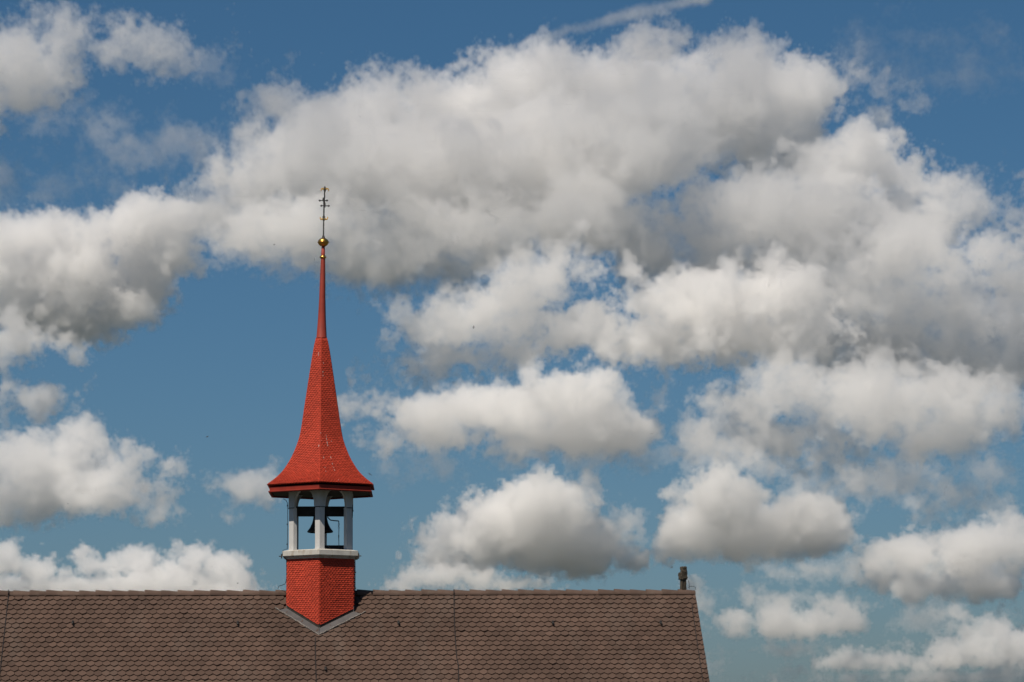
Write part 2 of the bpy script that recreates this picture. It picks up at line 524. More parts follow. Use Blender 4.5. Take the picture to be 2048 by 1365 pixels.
# eave: soffit and red fascia
ev = MB()
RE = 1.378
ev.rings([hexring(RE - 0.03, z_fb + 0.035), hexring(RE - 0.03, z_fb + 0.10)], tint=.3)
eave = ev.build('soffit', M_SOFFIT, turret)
fb = MB()
fb.rings([hexring(RE - 0.028, z_fb), hexring(RE, z_fb), hexring(RE + 0.006, z_drip - 0.015), hexring(RE - 0.10, z_drip + 0.0)], cap0=False, cap1=False)
fb.rings([hexring(RE - 0.028, z_fb + 0.03), hexring(RE - 0.028, z_fb)], cap0=False, cap1=False)
for k in range(6):                                       # thin batten along the bottom of the board, sunlit from the left
    A, B = hexp(RE + 0.022, z_fb + 0.016, k), hexp(RE + 0.022, z_fb + 0.016, k + 1)
    fb.tube([A, B], 0.016, 6)
fb.build('fascia', M_REDBOARD, turret, fix=True)

# spire
prof_px = [(676.7, 10.4), (705, 16.0), (758.7, 24.5), (811, 32.5), (865, 40.8), (891, 48.2), (917.7, 60.0), (942, 75.5), (958, 91.5), (970.5, 108.0)]
PX = 1 / 83.9
spire_prof = []
for y, hwid in reversed(prof_px):
    r = hwid * PX / 0.893
    spire_prof.append((r, zat(y, -0.45 * r)))
z_top = spire_prof[-1][1]; r_top = spire_prof[-1][0]
# smooth the profile with a Catmull-Rom curve
def catmull(P, n=10):
    out = []
    for i in range(len(P) - 1):
        p0 = P[max(i - 1, 0)]; p1 = P[i]; p2 = P[i + 1]; p3 = P[min(i + 2, len(P) - 1)]
        for j in range(n):
            t = j / n
            out.append(tuple(0.5 * ((2 * p1[c]) + (-p0[c] + p2[c]) * t + (2 * p0[c] - 5 * p1[c] + 4 * p2[c] - p3[c]) * t * t + (-p0[c] + 3 * p1[c] - 3 * p2[c] + p3[c]) * t ** 3) for c in (0, 1)))
    out.append(P[-1]); return out
sp = catmull(spire_prof, 8)
arc = [0.0]
for i in range(1, len(sp)):
    arc.append(arc[-1] + math.hypot((sp[i][0] - sp[i - 1][0]) * 0.866, sp[i][1] - sp[i - 1][1]))
ar = np.array(arc); rr_ = np.array([p[0] for p in sp]); zz_ = np.array([p[1] for p in sp])
def spire_face(k, t):
    r = float(np.interp(t, ar, rr_)); z = float(np.interp(t, ar, zz_))
    e = 0.02
    dr = float(np.interp(t + e, ar, rr_) - np.interp(t - e, ar, rr_)); dz = float(np.interp(t + e, ar, zz_) - np.interp(t - e, ar, zz_))
    A, B = hexp(r, z, k), hexp(r, z, k + 1)
    h = Vector((A.x + B.x, A.y + B.y, 0)).normalized()
    n = (h * dz - Vector((0, 0, 1)) * dr * 0.866).normalized()
    return A, B, n
spm = MB()
scales(spm, spire_face, arc[-1], 0.081, 0.0475, 0.021)
spm.rings([hexring(r - 0.006, z) for r, z in sp], tint=0.4)
for k in range(6):
    spm.tube([hexp(r + 0.006, z + 0.004, k) for r, z in sp], 0.012, 6, tint=0.8)
# white droppings on the right-hand face
for (x, y, ln) in ((646, 727, 4), (645, 745, 5), (645.5, 752, 3), (651.5, 873, 6), (652.5, 879, 6), (653.5, 887, 7), (654.5, 892, 3), (661, 917, 7), (664, 929, 5), (666, 936, 3), (668.5, 942, 5), (646.5, 916, 6), (649.5, 937, 3), (651, 944, 3), (638.5, 893, 6), (637.8, 709, 8), (676.5, 962, 3), (642, 883, 2), (662, 884, 2), (640.5, 867, 2)):
    d = pix_dir(x, y)
    kf = 0 if x > 638.5 else 5
    best = None
    for t in np.linspace(0, arc[-1], 500):
        A, B, n = spire_face(kf, t)
        den = d.dot(n)
        if abs(den) < 1e-6: continue
        # distance from the ray to the horizontal line of this row
        s = (A - CAM).dot(n) / den
        p = CAM + d * s
        e = abs(p.z - A.z)
        if best is None or e < best[0]: best = (e, p, n, (B - A).normalized())
    _, p, n, u = best
    v = n.cross(u)
    if v.z > 0: v = -v
    p = p + n * 0.022
    wd = random.uniform(0.005, 0.009); hl = ln * PX * 0.5
    spm.face([p - u * wd * 0.5 - v * hl, p + u * wd * 0.5 - v * hl, p + u * wd - v * hl * 0.2, p + u * wd * 0.35 + v * hl, p - u * wd * 0.35 + v * hl, p - u * wd - v * hl * 0.2], mat=1)
spm.build('spire', [M_RED, M_DROP], turret, fix=False)

# neck, gilded ball and iron cross
zn = lambda y: zat(y, 0)
ax_x = lambda y: at(641.8, y, 0).x
lean = (at(645.3, 485, 0).x - at(641.8, 676, 0).x) / (zn(485) - zn(676))
def axp(y, dx=0.0):
    z = zn(y); return Vector(((z - z_top) * lean + dx * PX, 0, z))
nk = MB()
rg = []
for y, r in ((678, 11.0), (676, 10.9), (674.8, 10.4), (640, 8.1), (600, 6.5), (560, 5.5), (520, 4.5), (512, 4.0), (493, 3.3)):
    c = axp(y); rg.append([(c.x + r * PX * math.cos(2 * math.pi * q / 20), r * PX * math.sin(2 * math.pi * q / 20), c.z) for q in range(20)])
nk.rings(rg)
nk.build('spire_neck', M_REDPAINT, turret, smooth=True)
fi = MB()
fi.tube([axp(471), axp(440), axp(415), axp(404, -0.4), axp(396, .8), axp(385, .6), axp(379, 1.2)], 0.017, 8)
fi.tube([axp(415, 0.8), axp(409, 1.2), axp(404, 0.2), axp(399, -1.2), axp(396, -0.8)], 0.026, 8)
fi.lathe([(0.055, 0), (0.038, 0.03), (0.018, 0.09), (0.012, 0.13)], axp(478) , 12)
c = axp(382, 1.1)
fi.lathe([(0.012, -0.03), (0.030, 0.02), (0.032, 0.05), (0.022, 0.085), (0.004, 0.12)], c, 8)       # leaf tip
for dy, s in ((0, 1),):                                                                                # open loops low on the rod
    for sg in (-1, 1):
        fi.tube([axp(443, 0), axp(440, 2.0 * sg), axp(437, 2.6 * sg), axp(434, 1.8 * sg), axp(430, 0)], 0.009, 6)
finial = fi.build('finial', M_IRON, turret, smooth=False)
bl = MB()
c = axp(485.2)
q = 11.2 * PX
bl.lathe([(0.04, -8.4 * PX), (0.45 * q, -7.8 * PX), (0.78 * q, -5.4 * PX), (0.96 * q, -2.2 * PX), (q, -0.4 * PX), (q * 1.06, -0.25 * PX), (q * 1.06, 0.45 * PX), (q, 0.7 * PX), (0.93 * q, 3.4 * PX), (0.75 * q, 6.0 * PX), (0.45 * q, 8.0 * PX), (0.02, 8.6 * PX)], c, 32)
bl.build('ball', M_GOLD, finial, smooth=True)
cr = MB()
c = axp(514.8)
cr.lathe([(4.0 * PX, -4.2 * PX), (5.2 * PX, -2.2 * PX), (7.2 * PX, -0.5 * PX), (7.2 * PX, 0.5 * PX), (5.2 * PX, 2.0 * PX), (4.2 * PX, 4.2 * PX)], c, 24)
cr.build('collar_ring', M_GOLD, finial, smooth=True)
for (y, dx, wl, wr) in ((401.5, 0, 9.0, 5.8), (412, 1.0, 6.5, 8.6)):
    m = MB()
    m.tube([axp(y, dx - wl), axp(y - .2, dx), axp(y + .3, dx + wr)], 0.012, 6)
    for e in (-wl, wr): m.lathe([(0.004, -0.026), (0.026, -0.008), (0.026, 0.008), (0.004, 0.026)], axp(y, dx + e), 8)
    m.build('cross_arm', M_IRON, finial)
for (y, up) in ((381, -1), (436, 1)):
    for sg in (-1, 1):
        m = MB()
        pts = []
        for i in range(9):
            an = R(-70 + 190 * i / 8)
            pts.append(axp(y - up * (-3.4 * math.cos(an) * 1.0) + (0 if up < 0 else 0), (1.1 if up < 0 else 0.2) + sg * (4.6 + 3.0 * math.sin(an))))
        # crescent opening downward at the top, upward lower down
        m.tube(pts, 0.022, 6, r1=0.010)
        m.build('scroll', M_GOLDLEAF, finial)

# timber inside the belfry
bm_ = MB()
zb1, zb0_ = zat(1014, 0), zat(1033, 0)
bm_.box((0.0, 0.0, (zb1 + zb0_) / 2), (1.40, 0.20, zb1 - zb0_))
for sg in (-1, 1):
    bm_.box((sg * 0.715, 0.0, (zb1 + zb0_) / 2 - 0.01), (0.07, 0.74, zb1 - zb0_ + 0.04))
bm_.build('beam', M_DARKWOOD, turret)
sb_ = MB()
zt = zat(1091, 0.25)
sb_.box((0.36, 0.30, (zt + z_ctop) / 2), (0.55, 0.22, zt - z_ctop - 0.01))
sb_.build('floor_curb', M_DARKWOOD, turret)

# ------------------------------------------------------------------ bell with its lever and chain
bell = empty('bell', (0, 0, zat(1065, 0)), 'dark bronze bell hanging from the beam inside the open belfry', 'bell')
bb = MB()
z0 = zat(1065.3, 0)
def bz(y): return zat(y, 0)
prof = [(25.0, 1065.5), (26.0, 1064), (25.6, 1062.6), (22.6, 1059), (20.0, 1055), (17.6, 1050), (16.0, 1046), (14.6, 1040), (13.6, 1034), (12.6, 1029), (9.5, 1026), (3, 1025)]
bx = at(640.4, 1050, 0).x
bb.lathe([(r * PX, bz(y)) for r, y in prof], (bx, 0, 0), 32, cap0=False)
bb.lathe([(r * PX * 0.9, bz(y) - 0.0) for r, y in prof], (bx, 0, 0), 32, cap0=False, cap1=False)
bb.build('bell_body', M_BELL, bell, smooth=True, fix=False)
m = MB()
m.tube([(bx, 0, bz(1034)), (bx, 0, bz(1060))], 0.016, 8); m.lathe([(0.01, -0.05), (0.045, -0.02), (0.045, 0.02), (0.01, 0.05)], (bx, 0, bz(1064)), 10)
m.build('clapper', M_IRON, bell)
m = MB()
m.tube([at(655, 1034, -.02), at(657.5, 1037.5, -.02), at(661, 1040.6, -.02), at(667, 1041.6, -.02), at(677.8, 1042.6, -.02)], 0.014, 8)
m.build('lever', M_IRON, bell)
m = MB()
for i in range(4):
    c = at(677.6, 1045.3 + i * 3.6, -.02)
    pts = [c + Vector((0.016 * math.cos(t) * (1 if i % 2 else .5), 0.010 * math.cos(t), 0.026 * math.sin(t))) for t in np.linspace(0, 2 * math.pi, 11)]
    m.tube(pts, 0.006, 5)
m.tube([at(677.8, 1058.5, -.02), at(677.5, 1075, -.02), at(678, 1098, -.02)], 0.009, 6)
m.tube([at(677.5, 1071, -.02), at(677.5, 1076, -.02)], 0.014, 6)
m.build('chain', M_IRON, bell)

# ------------------------------------------------------------------ lightning cables
def cable(label, pts, r=0.013, clips=()):
    m = MB(); m.tube(pts, r, 6)
    for p in clips: m.box(p, (0.03, 0.03, 0.03))
    o = m.build('lightning_cable', M_CABLE, origin=pts[0])
    return tag(o, label, 'cable', 'lightning conductor cables')
LF = 0.060
top_arc = lambda x, y: at(x, y, -0.02)
cable('dark cable running down the roof slope at the far left edge', [at(17.6, 1180.5, -0.05), at(17, 1187, -0.14)] + [on_roof(17 - 16.5 * t / 10, 1191 + 150 * t / 10, LF) for t in range(0, 11)] + [on_roof(-6, 1400, LF)])
cable('dark cable running down from the tip of the lead apron below the turret', [on_roof(630.5 + dx, y, LF) for dx, y in ((0.5, 1276), (0, 1290), (.6, 1320), (1.5, 1345), (2.2, 1372), (3, 1400))])
cable('kinked dark cable crossing the roof midway between turret and stone stump', [at(907.8, 1179.5, -0.05), at(908, 1186, -0.14)] + [on_roof(x, y, LF) for x, y in ((908, 1191), (908.6, 1240), (911.4, 1290), (913.5, 1316), (916.6, 1330), (917, 1352), (917.4, 1372), (918, 1400))])
cable('dark cable on the roof slope beside the right-hand verge', [on_roof(x, y, LF) for x, y in ((1384, 1207), (1385.5, 1225), (1389.5, 1250), (1393, 1275), (1396.5, 1300), (1402, 1335), (1407, 1370), (1412, 1400))], r=0.010)
pl = []
xl_ = -0.893 * RP - 0.02
for (x, y, py) in ((566.5, 998, -0.45), (572, 1001, -0.42), (575.2, 1007, -0.40), (575.4, 1014, -0.40), (575.3, 1060, -0.40), (574.6, 1098, -0.40), (566, 1101, -0.48), (565, 1110, -0.48), (572.8, 1119, -0.42), (573.2, 1150, -0.42), (573, 1160, -0.40), (570.5, 1168, -0.30), (564, 1171, -0.16), (558, 1172.5, -0.05), (556, 1178, -0.04)):
    pl.append(at(x, y, py))
cable('thin dark wire clipped down the left side of the turret onto the ridge', pl, 0.007, clips=[at(575, 1012, -.41), at(574.6, 1049, -.41), at(574.3, 1089, -.41), at(573, 1160, -.41)])
cable('thin dark wire clipped down the right edge of the red shingled turret base', [at(710.6, 1119, -.44), at(710.8, 1145, -.44), at(710.8, 1180, -.44), at(710.4, 1212, -.44)], 0.005, clips=[at(711, 1145, -.45), at(711, 1177, -.45)])

# ------------------------------------------------------------------ roof hooks
hk = MB()
def hook_at(x, y, label, first=[None]):
    p = on_roof(x, y + 2, LF - 0.01)
    if first[0] is None:
        e = empty('roof_hook', p, label, 'roof hook', 'safety hooks on the roof')
        m = MB()
        o_ = Vector(p)
        m.box(o_ + dn * -0.03 + nr * 0.012, (0.05, 0.12, 0.014), Matrix((Vector((1, 0, 0)), dn, nr)).transposed())
        m.build('plate', M_HOOK, e)
        m = MB()
        m.tube([o_ + dn * -0.06 + nr * 0.02, o_ + dn * -0.02 + nr * 0.065, o_ + dn * 0.035 + nr * 0.075, o_ + dn * 0.055 + nr * 0.05, o_ + dn * 0.06 + nr * 0.085], 0.022, 6)
        m.build('hook', M_HOOK, e)
        first[0] = e
    else:
        src = first[0]
        e = src.copy(); COL.objects.link(e); e.location = p
        for ch in list(src.children):
            c = ch.copy(); COL.objects.link(c); c.parent = e
    e['label'] = label
hook_at(145.5, 1246, 'dark hook on the roof tiles, leftmost one near the left edge')
hook_at(475.5, 1247, 'dark hook on the roof tiles just left of the turret')
hook_at(797, 1246, 'dark hook on the roof tiles just right of the turret')
hook_at(1105.5, 1246, 'dark hook on the roof tiles midway between kinked cable and gable end')
hook_at(1321.5, 1246, 'dark hook on the roof tiles below and left of the stone stump')
hook_at(651, 1338, 'dark hook low on the roof straight below the turret tip')

# ------------------------------------------------------------------ stone stump and lightning rod on the gable end
cx = at(1366.8, 1178, 0).x
st = empty('stone_stump', (cx, 0, ROOF_TOP), 'weathered square stone stump with thick collar standing on the gable end', 'stone stump')
def stone_box(mb, c, s, rot, taper=1.0, jit=0.006, n=4):
    bm = bmesh.new()
    bmesh.ops.create_cube(bm, size=1.0)
    bmesh.ops.subdivide_edges(bm, edges=bm.edges[:], cuts=n, use_grid_fill=True)
    Mr = Matrix.Rotation(rot, 3, 'Z')
    for v in bm.verts:
        p = v.co
        ex = sum(1 for q in p if abs(abs(q) - .5) < 1e-4)
        f = 1 - (1 - taper) * (p.z + .5)
        k = 0.965 if ex >= 2 else 1.0
        p = Vector((p.x * s[0] * f * k, p.y * s[1] * f * k, p.z * s[2] * (0.98 if ex >= 2 else 1))) + Vector([random.uniform(-jit, jit) for _ in range(3)])
        v.co = Mr @ p + Vector(c)
    mb.mesh([v.co.copy() for v in bm.verts], [[v.index for v in f.verts] for f in bm.faces])
    bm.free()
rot = R(24)
zs = lambda y: zat(y, 0, 1367)
m = MB(); stone_box(m, (cx - 0.005, 0, (zs(1182) + zs(1158)) / 2), (0.122, 0.122, zs(1158) - zs(1182)), rot, 0.92); m.build('shaft', M_STONE, st)
m = MB(); stone_box(m, (cx - 0.008, 0, (zs(1159.5) + zs(1146)) / 2), (0.165, 0.165, zs(1146) - zs(1159.5)), rot, 1.0, 0.011, 6)
m.build('collar_block', M_STONE, st)
m = MB(); stone_box(m, (cx + 0.012, 0, (zs(1146) + zs(1134.3)) / 2), (0.130, 0.125, zs(1134.3) - zs(1146) + 0.01), rot, 1.0, 0.010); m.build('upper_block', M_STONE, st)
lr = empty('lightning_rod', at(1378.5, 1176, -.02), 'thin wire lightning rod with bent loop at the ridge end beside the stone stump', 'lightning rod')
m = MB(); m.tube([at(1377.4, 1162, -.02), at(1378.4, 1170, -.02), at(1378.6, 1178, -.02)], 0.006, 6); m.build('rod', M_CABLE, lr)
m = MB(); m.tube([at(1376, 1176, -.02), at(1379, 1173.6, -.02), at(1386, 1173.2, -.02), at(1390, 1174.2, -.02), at(1391, 1176, -.02), at(1391.2, 1180, -.05)], 0.005, 6); m.build('wire', M_CABLE, lr)

# ------------------------------------------------------------------ birds
def bird_mesh():
    m = MB()
    body = [(-0.10, 0.004), (-0.075, 0.014), (-0.03, 0.024), (0.02, 0.027), (0.06, 0.021), (0.085, 0.018), (0.10, 0.008), (0.112, 0.002)]
    m.rings([[(x, r * math.cos(2 * math.pi * k / 10), r * 0.85 * math.sin(2 * math.pi * k / 10)) for k in range(10)] for x, r in body])
    for sg in (-1, 1):
        top = [(0.045, 0.01, 0.012), (0.05, 0.07, 0.030), (0.03, 0.14, 0.034), (-0.06, 0.235, 0.020), (-0.01, 0.14, 0.030), (-0.015, 0.07, 0.026), (-0.02, 0.01, 0.010)]
        P = [Vector((x, sg * y, z)) for x, y, z in top]
        m.mesh(P + [p - Vector((0, 0, 0.007)) for p in P], [tuple(range(7)), tuple(reversed(range(7, 14)))] + [(j, (j + 1) % 7, (j + 1) % 7 + 7, j + 7) for j in range(7)])
        T = [Vector((-0.085, sg * 0.004, 0.003)), Vector((-0.15, sg * 0.030, 0.0)), Vector((-0.12, sg * 0.004, 0.0))]
        m.mesh(T + [p - Vector((0, 0, 0.005)) for p in T], [(0, 1, 2), (5, 4, 3), (0, 1, 4, 3), (1, 2, 5, 4), (2, 0, 3, 5)])
    return m
proto = None
for (x, y, dist, rx, ry, rz, lab) in (
        (549, 490, 300, 20, -10, 25, 'small dark swift gliding against grey cloud left of the gilded ball'),
        (797, 653, 300, 5, 0, 80, 'small dark swift seen edge-on before the cloud puff right of the spire'),
        (947, 655, 290, 70, 10, 0, 'small dark swift banking steeply before the middle of the grey cloud'),
        (414.5, 874, 260, 30, 20, -25, 'small dark swift in blue sky left of the spire'),
        (740, 949, 260, 40, -30, 60, 'small dark swift just above the right corner of the eave'),
        (1343.5, 1135.5, 280, 35, 25, -30, 'small dark swift just left of the stone stump on the gable end'),
        (1630, 721, 420, 10, 0, 75, 'tiny dark swift below the large grey cloud at right'),
        (136, 1008, 420, 10, 0, 70, 'tiny dark swift under the low cloud at far left'),
        (475, 1167, 340, 20, 15, -20, 'small swift just above the ridge left of the turret'),
        (97, 558, 420, 20, 0, 40, 'tiny dark swift before the bright cumulus at far left'),
        (33, 558, 460, 20, 0, -40, 'tiny dark swift nearest the left edge of the sky')):
    p = CAM + pix_dir(x, y) * dist
    if proto is None:
        proto = bird_mesh().build('bird', M_BIRD); o = proto
    else:
        o = proto.copy(); COL.objects.link(o)
    o.location = p
    o.rotation_euler = (R(rx), R(ry), R(rz))
    tag(o, lab, 'bird', 'swifts in the air')

# ------------------------------------------------------------------ clouds: one volume grid, lit by the sun and the sky
CD = 3000.0                                   # distance of the cloud field, metres
fwd = Vector((math.sin(-YAW), math.cos(-YAW), 0)); rgt = Vector((fwd.y, -fwd.x, 0))
VX, VY, VZ = 1.9, 5.0, 1.9
UX, UY, Z_LO, Z_HI = 590.0, 300.0, 55.0, 950.0
NX, NY, NZ = int(2 * UX / VX), int(2 * UY / VY), int((Z_HI - Z_LO) / VZ)
ORG = CAM + fwd * (CD - UY) - rgt * UX + Vector((0, 0, Z_LO))
gx = (np.arange(NX, dtype=np.float32)) * VX; gy = np.arange(NY, dtype=np.float32) * VY; gz = np.arange(NZ, dtype=np.float32) * VZ
def fractal(beta, lmax):
    w = rng.standard_normal((NX, NY, NZ)).astype(np.float32)
    Fq = np.fft.rfftn(w).astype(np.complex64); del w
    kx = np.fft.fftfreq(NX, VX)[:, None, None]; ky = np.fft.fftfreq(NY, VY)[None, :, None]; kz = np.fft.rfftfreq(NZ, VZ)[None, None, :]
    k = np.sqrt(kx * kx + ky * ky + kz * kz).astype(np.float32)
    k = np.maximum(k, 1.0 / lmax)
    Fq *= k ** (-beta / 2); Fq[0, 0, 0] = 0
    n = np.fft.irfftn(Fq, s=(NX, NY, NZ)).astype(np.float32)
    return n / n.std()
NOI = fractal(3.4, 90.0)
NOI += 0.30 * fractal(3.3, 34.0)
DEN = np.zeros((NX, NY, NZ), np.float32)
def cpos(x, y, dv):
    """Cloud-field coordinates of a point seen at a pixel, DV metres behind the field's middle."""
    d = pix_dir(x, y); t = (CD + dv) / d.dot(fwd)
    p = CAM + d * t - ORG
    return p.dot(rgt), p.dot(fwd), p.z
def cloud(blobs, dv=0.0, rho=0.05, soft=14.0, amp=9.0, kids=2, base=None, thick=0.85, tmax=120.0, kr=(0.30, 0.52), nk=11, seed=0, raw=False, lean=0.9):
    """Add one cloud: ellipsoids (x, y, rx, ry[, extra depth]) in photograph pixels, each grown with smaller puffs, edges frayed by the fractal field."""
    r_ = np.random.default_rng(1000 + seed)
    rho *= 1.35
    firm = soft <= 16 and kids >= 2
    if firm: kids, nk = 3, 11
    if not raw:                                # lower clouds stand nearer, so those above do not shade them
        ym = sum(b[1] for b in blobs) / len(blobs)
        dv = 0.6 * dv + 120 - 0.21 * ym
    m = CD / F
    L = []
    y_mid = sum(b[1] for b in blobs) / len(blobs)
    for b in blobs:
        x, y, rx, ry = b[:4]; ex = b[4] if len(b) > 4 else 0.0
        u, v, w = cpos(x, y, dv + ex + lean * (y - y_mid) * m)   # cauliflower tops lean out over the bases
        rx *= m; ry *= m
        rz = min(tmax, thick * 0.5 * (rx + ry) + 4)
        L.append((u, v, w, rx, rz, ry))
    allb = list(L)
    cur = L
    for lev in range(kids):
        nxt = []
        for (u, v, w, a, b, c) in cur:
            rm = min(a, b, c)
            if rm < 7: continue
            n_ = int(nk * (1 + 0.5 * (max(a, c) / min(a, c) - 1)))
            for i in range(n_):
                d = r_.standard_normal(3); d[2] = d[2] * 0.9 + 0.25; d /= np.linalg.norm(d)
                q = rm * r_.uniform(*kr)
                f = 1.0 - 0.35 * q / rm
                nxt.append((u + d[0] * a * f, v + d[1] * b * f, w + d[2] * c * f, q * 1.15, q, q))
        allb += nxt; cur = nxt
    pad = soft + 3.0 * amp
    lo = [min(b[i] - b[3 + i] for b in allb) - pad for i in range(3)]; hi = [max(b[i] + b[3 + i] for b in allb) + pad for i in range(3)]
    def rngi(l, h, V, n): return max(0, int(l / V)), min(n, int(h / V) + 2)
    (i0, i1), (j0, j1), (k0, k1) = rngi(lo[0], hi[0], VX, NX), rngi(lo[1], hi[1], VY, NY), rngi(lo[2], hi[2], VZ, NZ)
    if i0 >= i1 or j0 >= j1 or k0 >= k1: return
    S_ = np.full((i1 - i0, j1 - j0, k1 - k0), -999.0, np.float32)
    for (u, v, w, a, b, c) in allb:
        rm = min(a, b, c); g_ = 1 + pad / rm
        p0, p1 = rngi(u - a * g_, u + a * g_, VX, NX); q0, q1 = rngi(v - b * g_, v + b * g_, VY, NY); s0, s1 = rngi(w - c * g_, w + c * g_, VZ, NZ)
        p0, p1, q0, q1, s0, s1 = max(p0, i0), min(p1, i1), max(q0, j0), min(q1, j1), max(s0, k0), min(s1, k1)
        if p0 >= p1 or q0 >= q1 or s0 >= s1: continue
        q = np.sqrt(((gx[p0:p1] - u) / a)[:, None, None] ** 2 + ((gy[q0:q1] - v) / b)[None, :, None] ** 2 + ((gz[s0:s1] - w) / c)[None, None, :] ** 2)
        t = S_[p0 - i0:p1 - i0, q0 - j0:q1 - j0, s0 - k0:s1 - k0]
        np.maximum(t, (1 - q) * rm, out=t)
    soft *= 0.62
    for _ in range(1 if firm else 2 + int(soft / 5)):                         # round off the creases between puffs
        for ax in (0, 1, 2):
            S_ = 0.5 * S_ + 0.25 * (np.roll(S_, 1, ax) + np.roll(S_, -1, ax))
    if base is not None:
        zb = cpos(1024, base, dv)[2]
        np.minimum(S_, ((gz[k0:k1] - zb) * 0.6)[None, None, :], out=S_)
    eu = np.minimum(gx[i0:i1], gx[-1] - gx[i0:i1]) - 6                  # close the clouds before the edge of the grid
    np.minimum(S_, eu[:, None, None].astype(np.float32), out=S_)
    S_ += amp * NOI[i0:i1, j0:j1, k0:k1] + 0.12 * (soft + amp)
    S_ /= soft
    np.clip(S_, 0, 1, out=S_)
    S_ = S_ * S_ * (3 - 2 * S_) * rho
    t = DEN[i0:i1, j0:j1, k0:k1]
    np.maximum(t, S_, out=t)

# --- top left cloud
cloud([(10, 110, 110, 65), (60, 160, 85, 70), (5, 205, 75, 55), (140, 85, 75, 38), (215, 82, 74, 34), (290, 92, 66, 28), (110, 125, 55, 45), (345, 98, 34, 20)], dv=-20, rho=0.026, soft=26, amp=12, seed=1)
# --- thin torn pieces under it
cloud([(225, 270, 58, 44), (255, 310, 54, 26), (390, 282, 76, 40), (330, 290, 60, 22), (495, 280, 38, 34), (185, 250, 34, 22)], dv=30, rho=0.011, soft=34, amp=10, kids=1, seed=2)
cloud([(145, 365, 34, 12), (410, 130, 16, 9), (100, 228, 18, 10), (215, 440, 24, 30), (15, 400, 10, 25)], dv=30, rho=0.006, soft=22, amp=12, kids=1, seed=3)
# --- the great bank: upper left
cloud([(550, 205, 60, 42), (640, 232, 80, 40), (600, 178, 36, 28), (500, 205, 30, 28)], dv=-10, rho=0.022, soft=26, amp=11, seed=4)
cloud([(770, 225, 110, 75), (740, 165, 38, 26), (845, 205, 85, 55), (950, 235, 130, 95), (1080, 200, 130, 85), (1220, 180, 130, 78), (1325, 98, 44, 40), (1285, 98, 44, 26), (1355, 62, 20, 22),
       (1000, 168, 56, 40), (1130, 130, 52, 38), (1300, 200, 90, 85)], dv=-20, rho=0.040, soft=22, amp=9, lean=1.4, seed=5)
# --- great bank: long middle and lower decks
cloud([(570, 330, 140, 80), (480, 395, 100, 55), (700, 330, 190, 110), (900, 350, 210, 120), (1100, 330, 210, 130), (1290, 270, 130, 120), (420, 430, 90, 50)], dv=0, rho=0.034, soft=24, amp=9, lean=1.6, seed=6)
cloud([(600, 460, 170, 62), (780, 480, 200, 85), (950, 465, 210, 75), (1140, 440, 140, 85), (770, 560, 75, 30), (430, 470, 80, 40), (880, 540, 120, 40)], dv=20, rho=0.030, soft=26, amp=9, lean=2.2, seed=7)
# --- lit knuckle at the left end of the bank
cloud([(300, 450, 60, 55), (330, 420, 48, 32), (270, 490, 50, 60), (330, 510, 55, 55), (290, 560, 60, 50), (350, 470, 50, 50)], dv=-60, rho=0.06, soft=12, amp=6, seed=8)
# --- second and third lobes at upper right
cloud([(1475, 180, 100, 85), (1600, 205, 88, 80), (1520, 112, 38, 30), (1455, 110, 32, 28), (1560, 285, 115, 85), (1430, 260, 100, 90), (1650, 185, 45, 45)], dv=-10, rho=0.036, soft=20, amp=10, lean=0.9, seed=9)
cloud([(1690, 335, 100, 62), (1750, 300, 55, 52), (1790, 355, 62, 55), (1640, 370, 60, 40)], dv=-50, rho=0.05, soft=15, amp=8, seed=10)
cloud([(1768, 192, 26, 30), (1758, 240, 24, 40), (1740, 275, 32, 28), (1710, 150, 14, 18), (1815, 200, 14, 14)], dv=-30, rho=0.018, soft=16, amp=10, kids=1, seed=11)
cloud([(1560, 420, 190, 72), (1750, 450, 190, 80), (1440, 470, 115, 58), (1880, 420, 60, 50), (1960, 420, 60, 48), (2040, 430, 50, 60), (1660, 500, 150, 60), (1290, 500, 90, 50), (1380, 530, 110, 50), (1500, 530, 120, 45), (1330, 450, 60, 40), (1250, 450, 80, 56), (1410, 410, 66, 44), (1330, 520, 90, 40)], dv=30, rho=0.032, soft=24, amp=11, lean=1.6, seed=12)
# --- bright streak through the right half
cloud([(1290, 605, 60, 48), (1400, 615, 110, 60), (1540, 605, 105, 62), (1200, 655, 110, 36), (1100, 670, 60, 38), (1320, 670, 140, 42), (1480, 680, 140, 45), (1600, 650, 90, 55)], dv=-130, rho=0.055, soft=16, amp=8, seed=13)
# --- grey mass left of it
cloud([(800, 640, 30, 34), (880, 662, 72, 48), (945, 630, 80, 52), (920, 715, 85, 38), (1010, 590, 72, 44), (1080, 555, 82, 40), (1040, 650, 60, 52), (1150, 525, 60, 42), (860, 740, 60, 22)], dv=-60, rho=0.034, soft=18, amp=9, lean=1.5, seed=14)
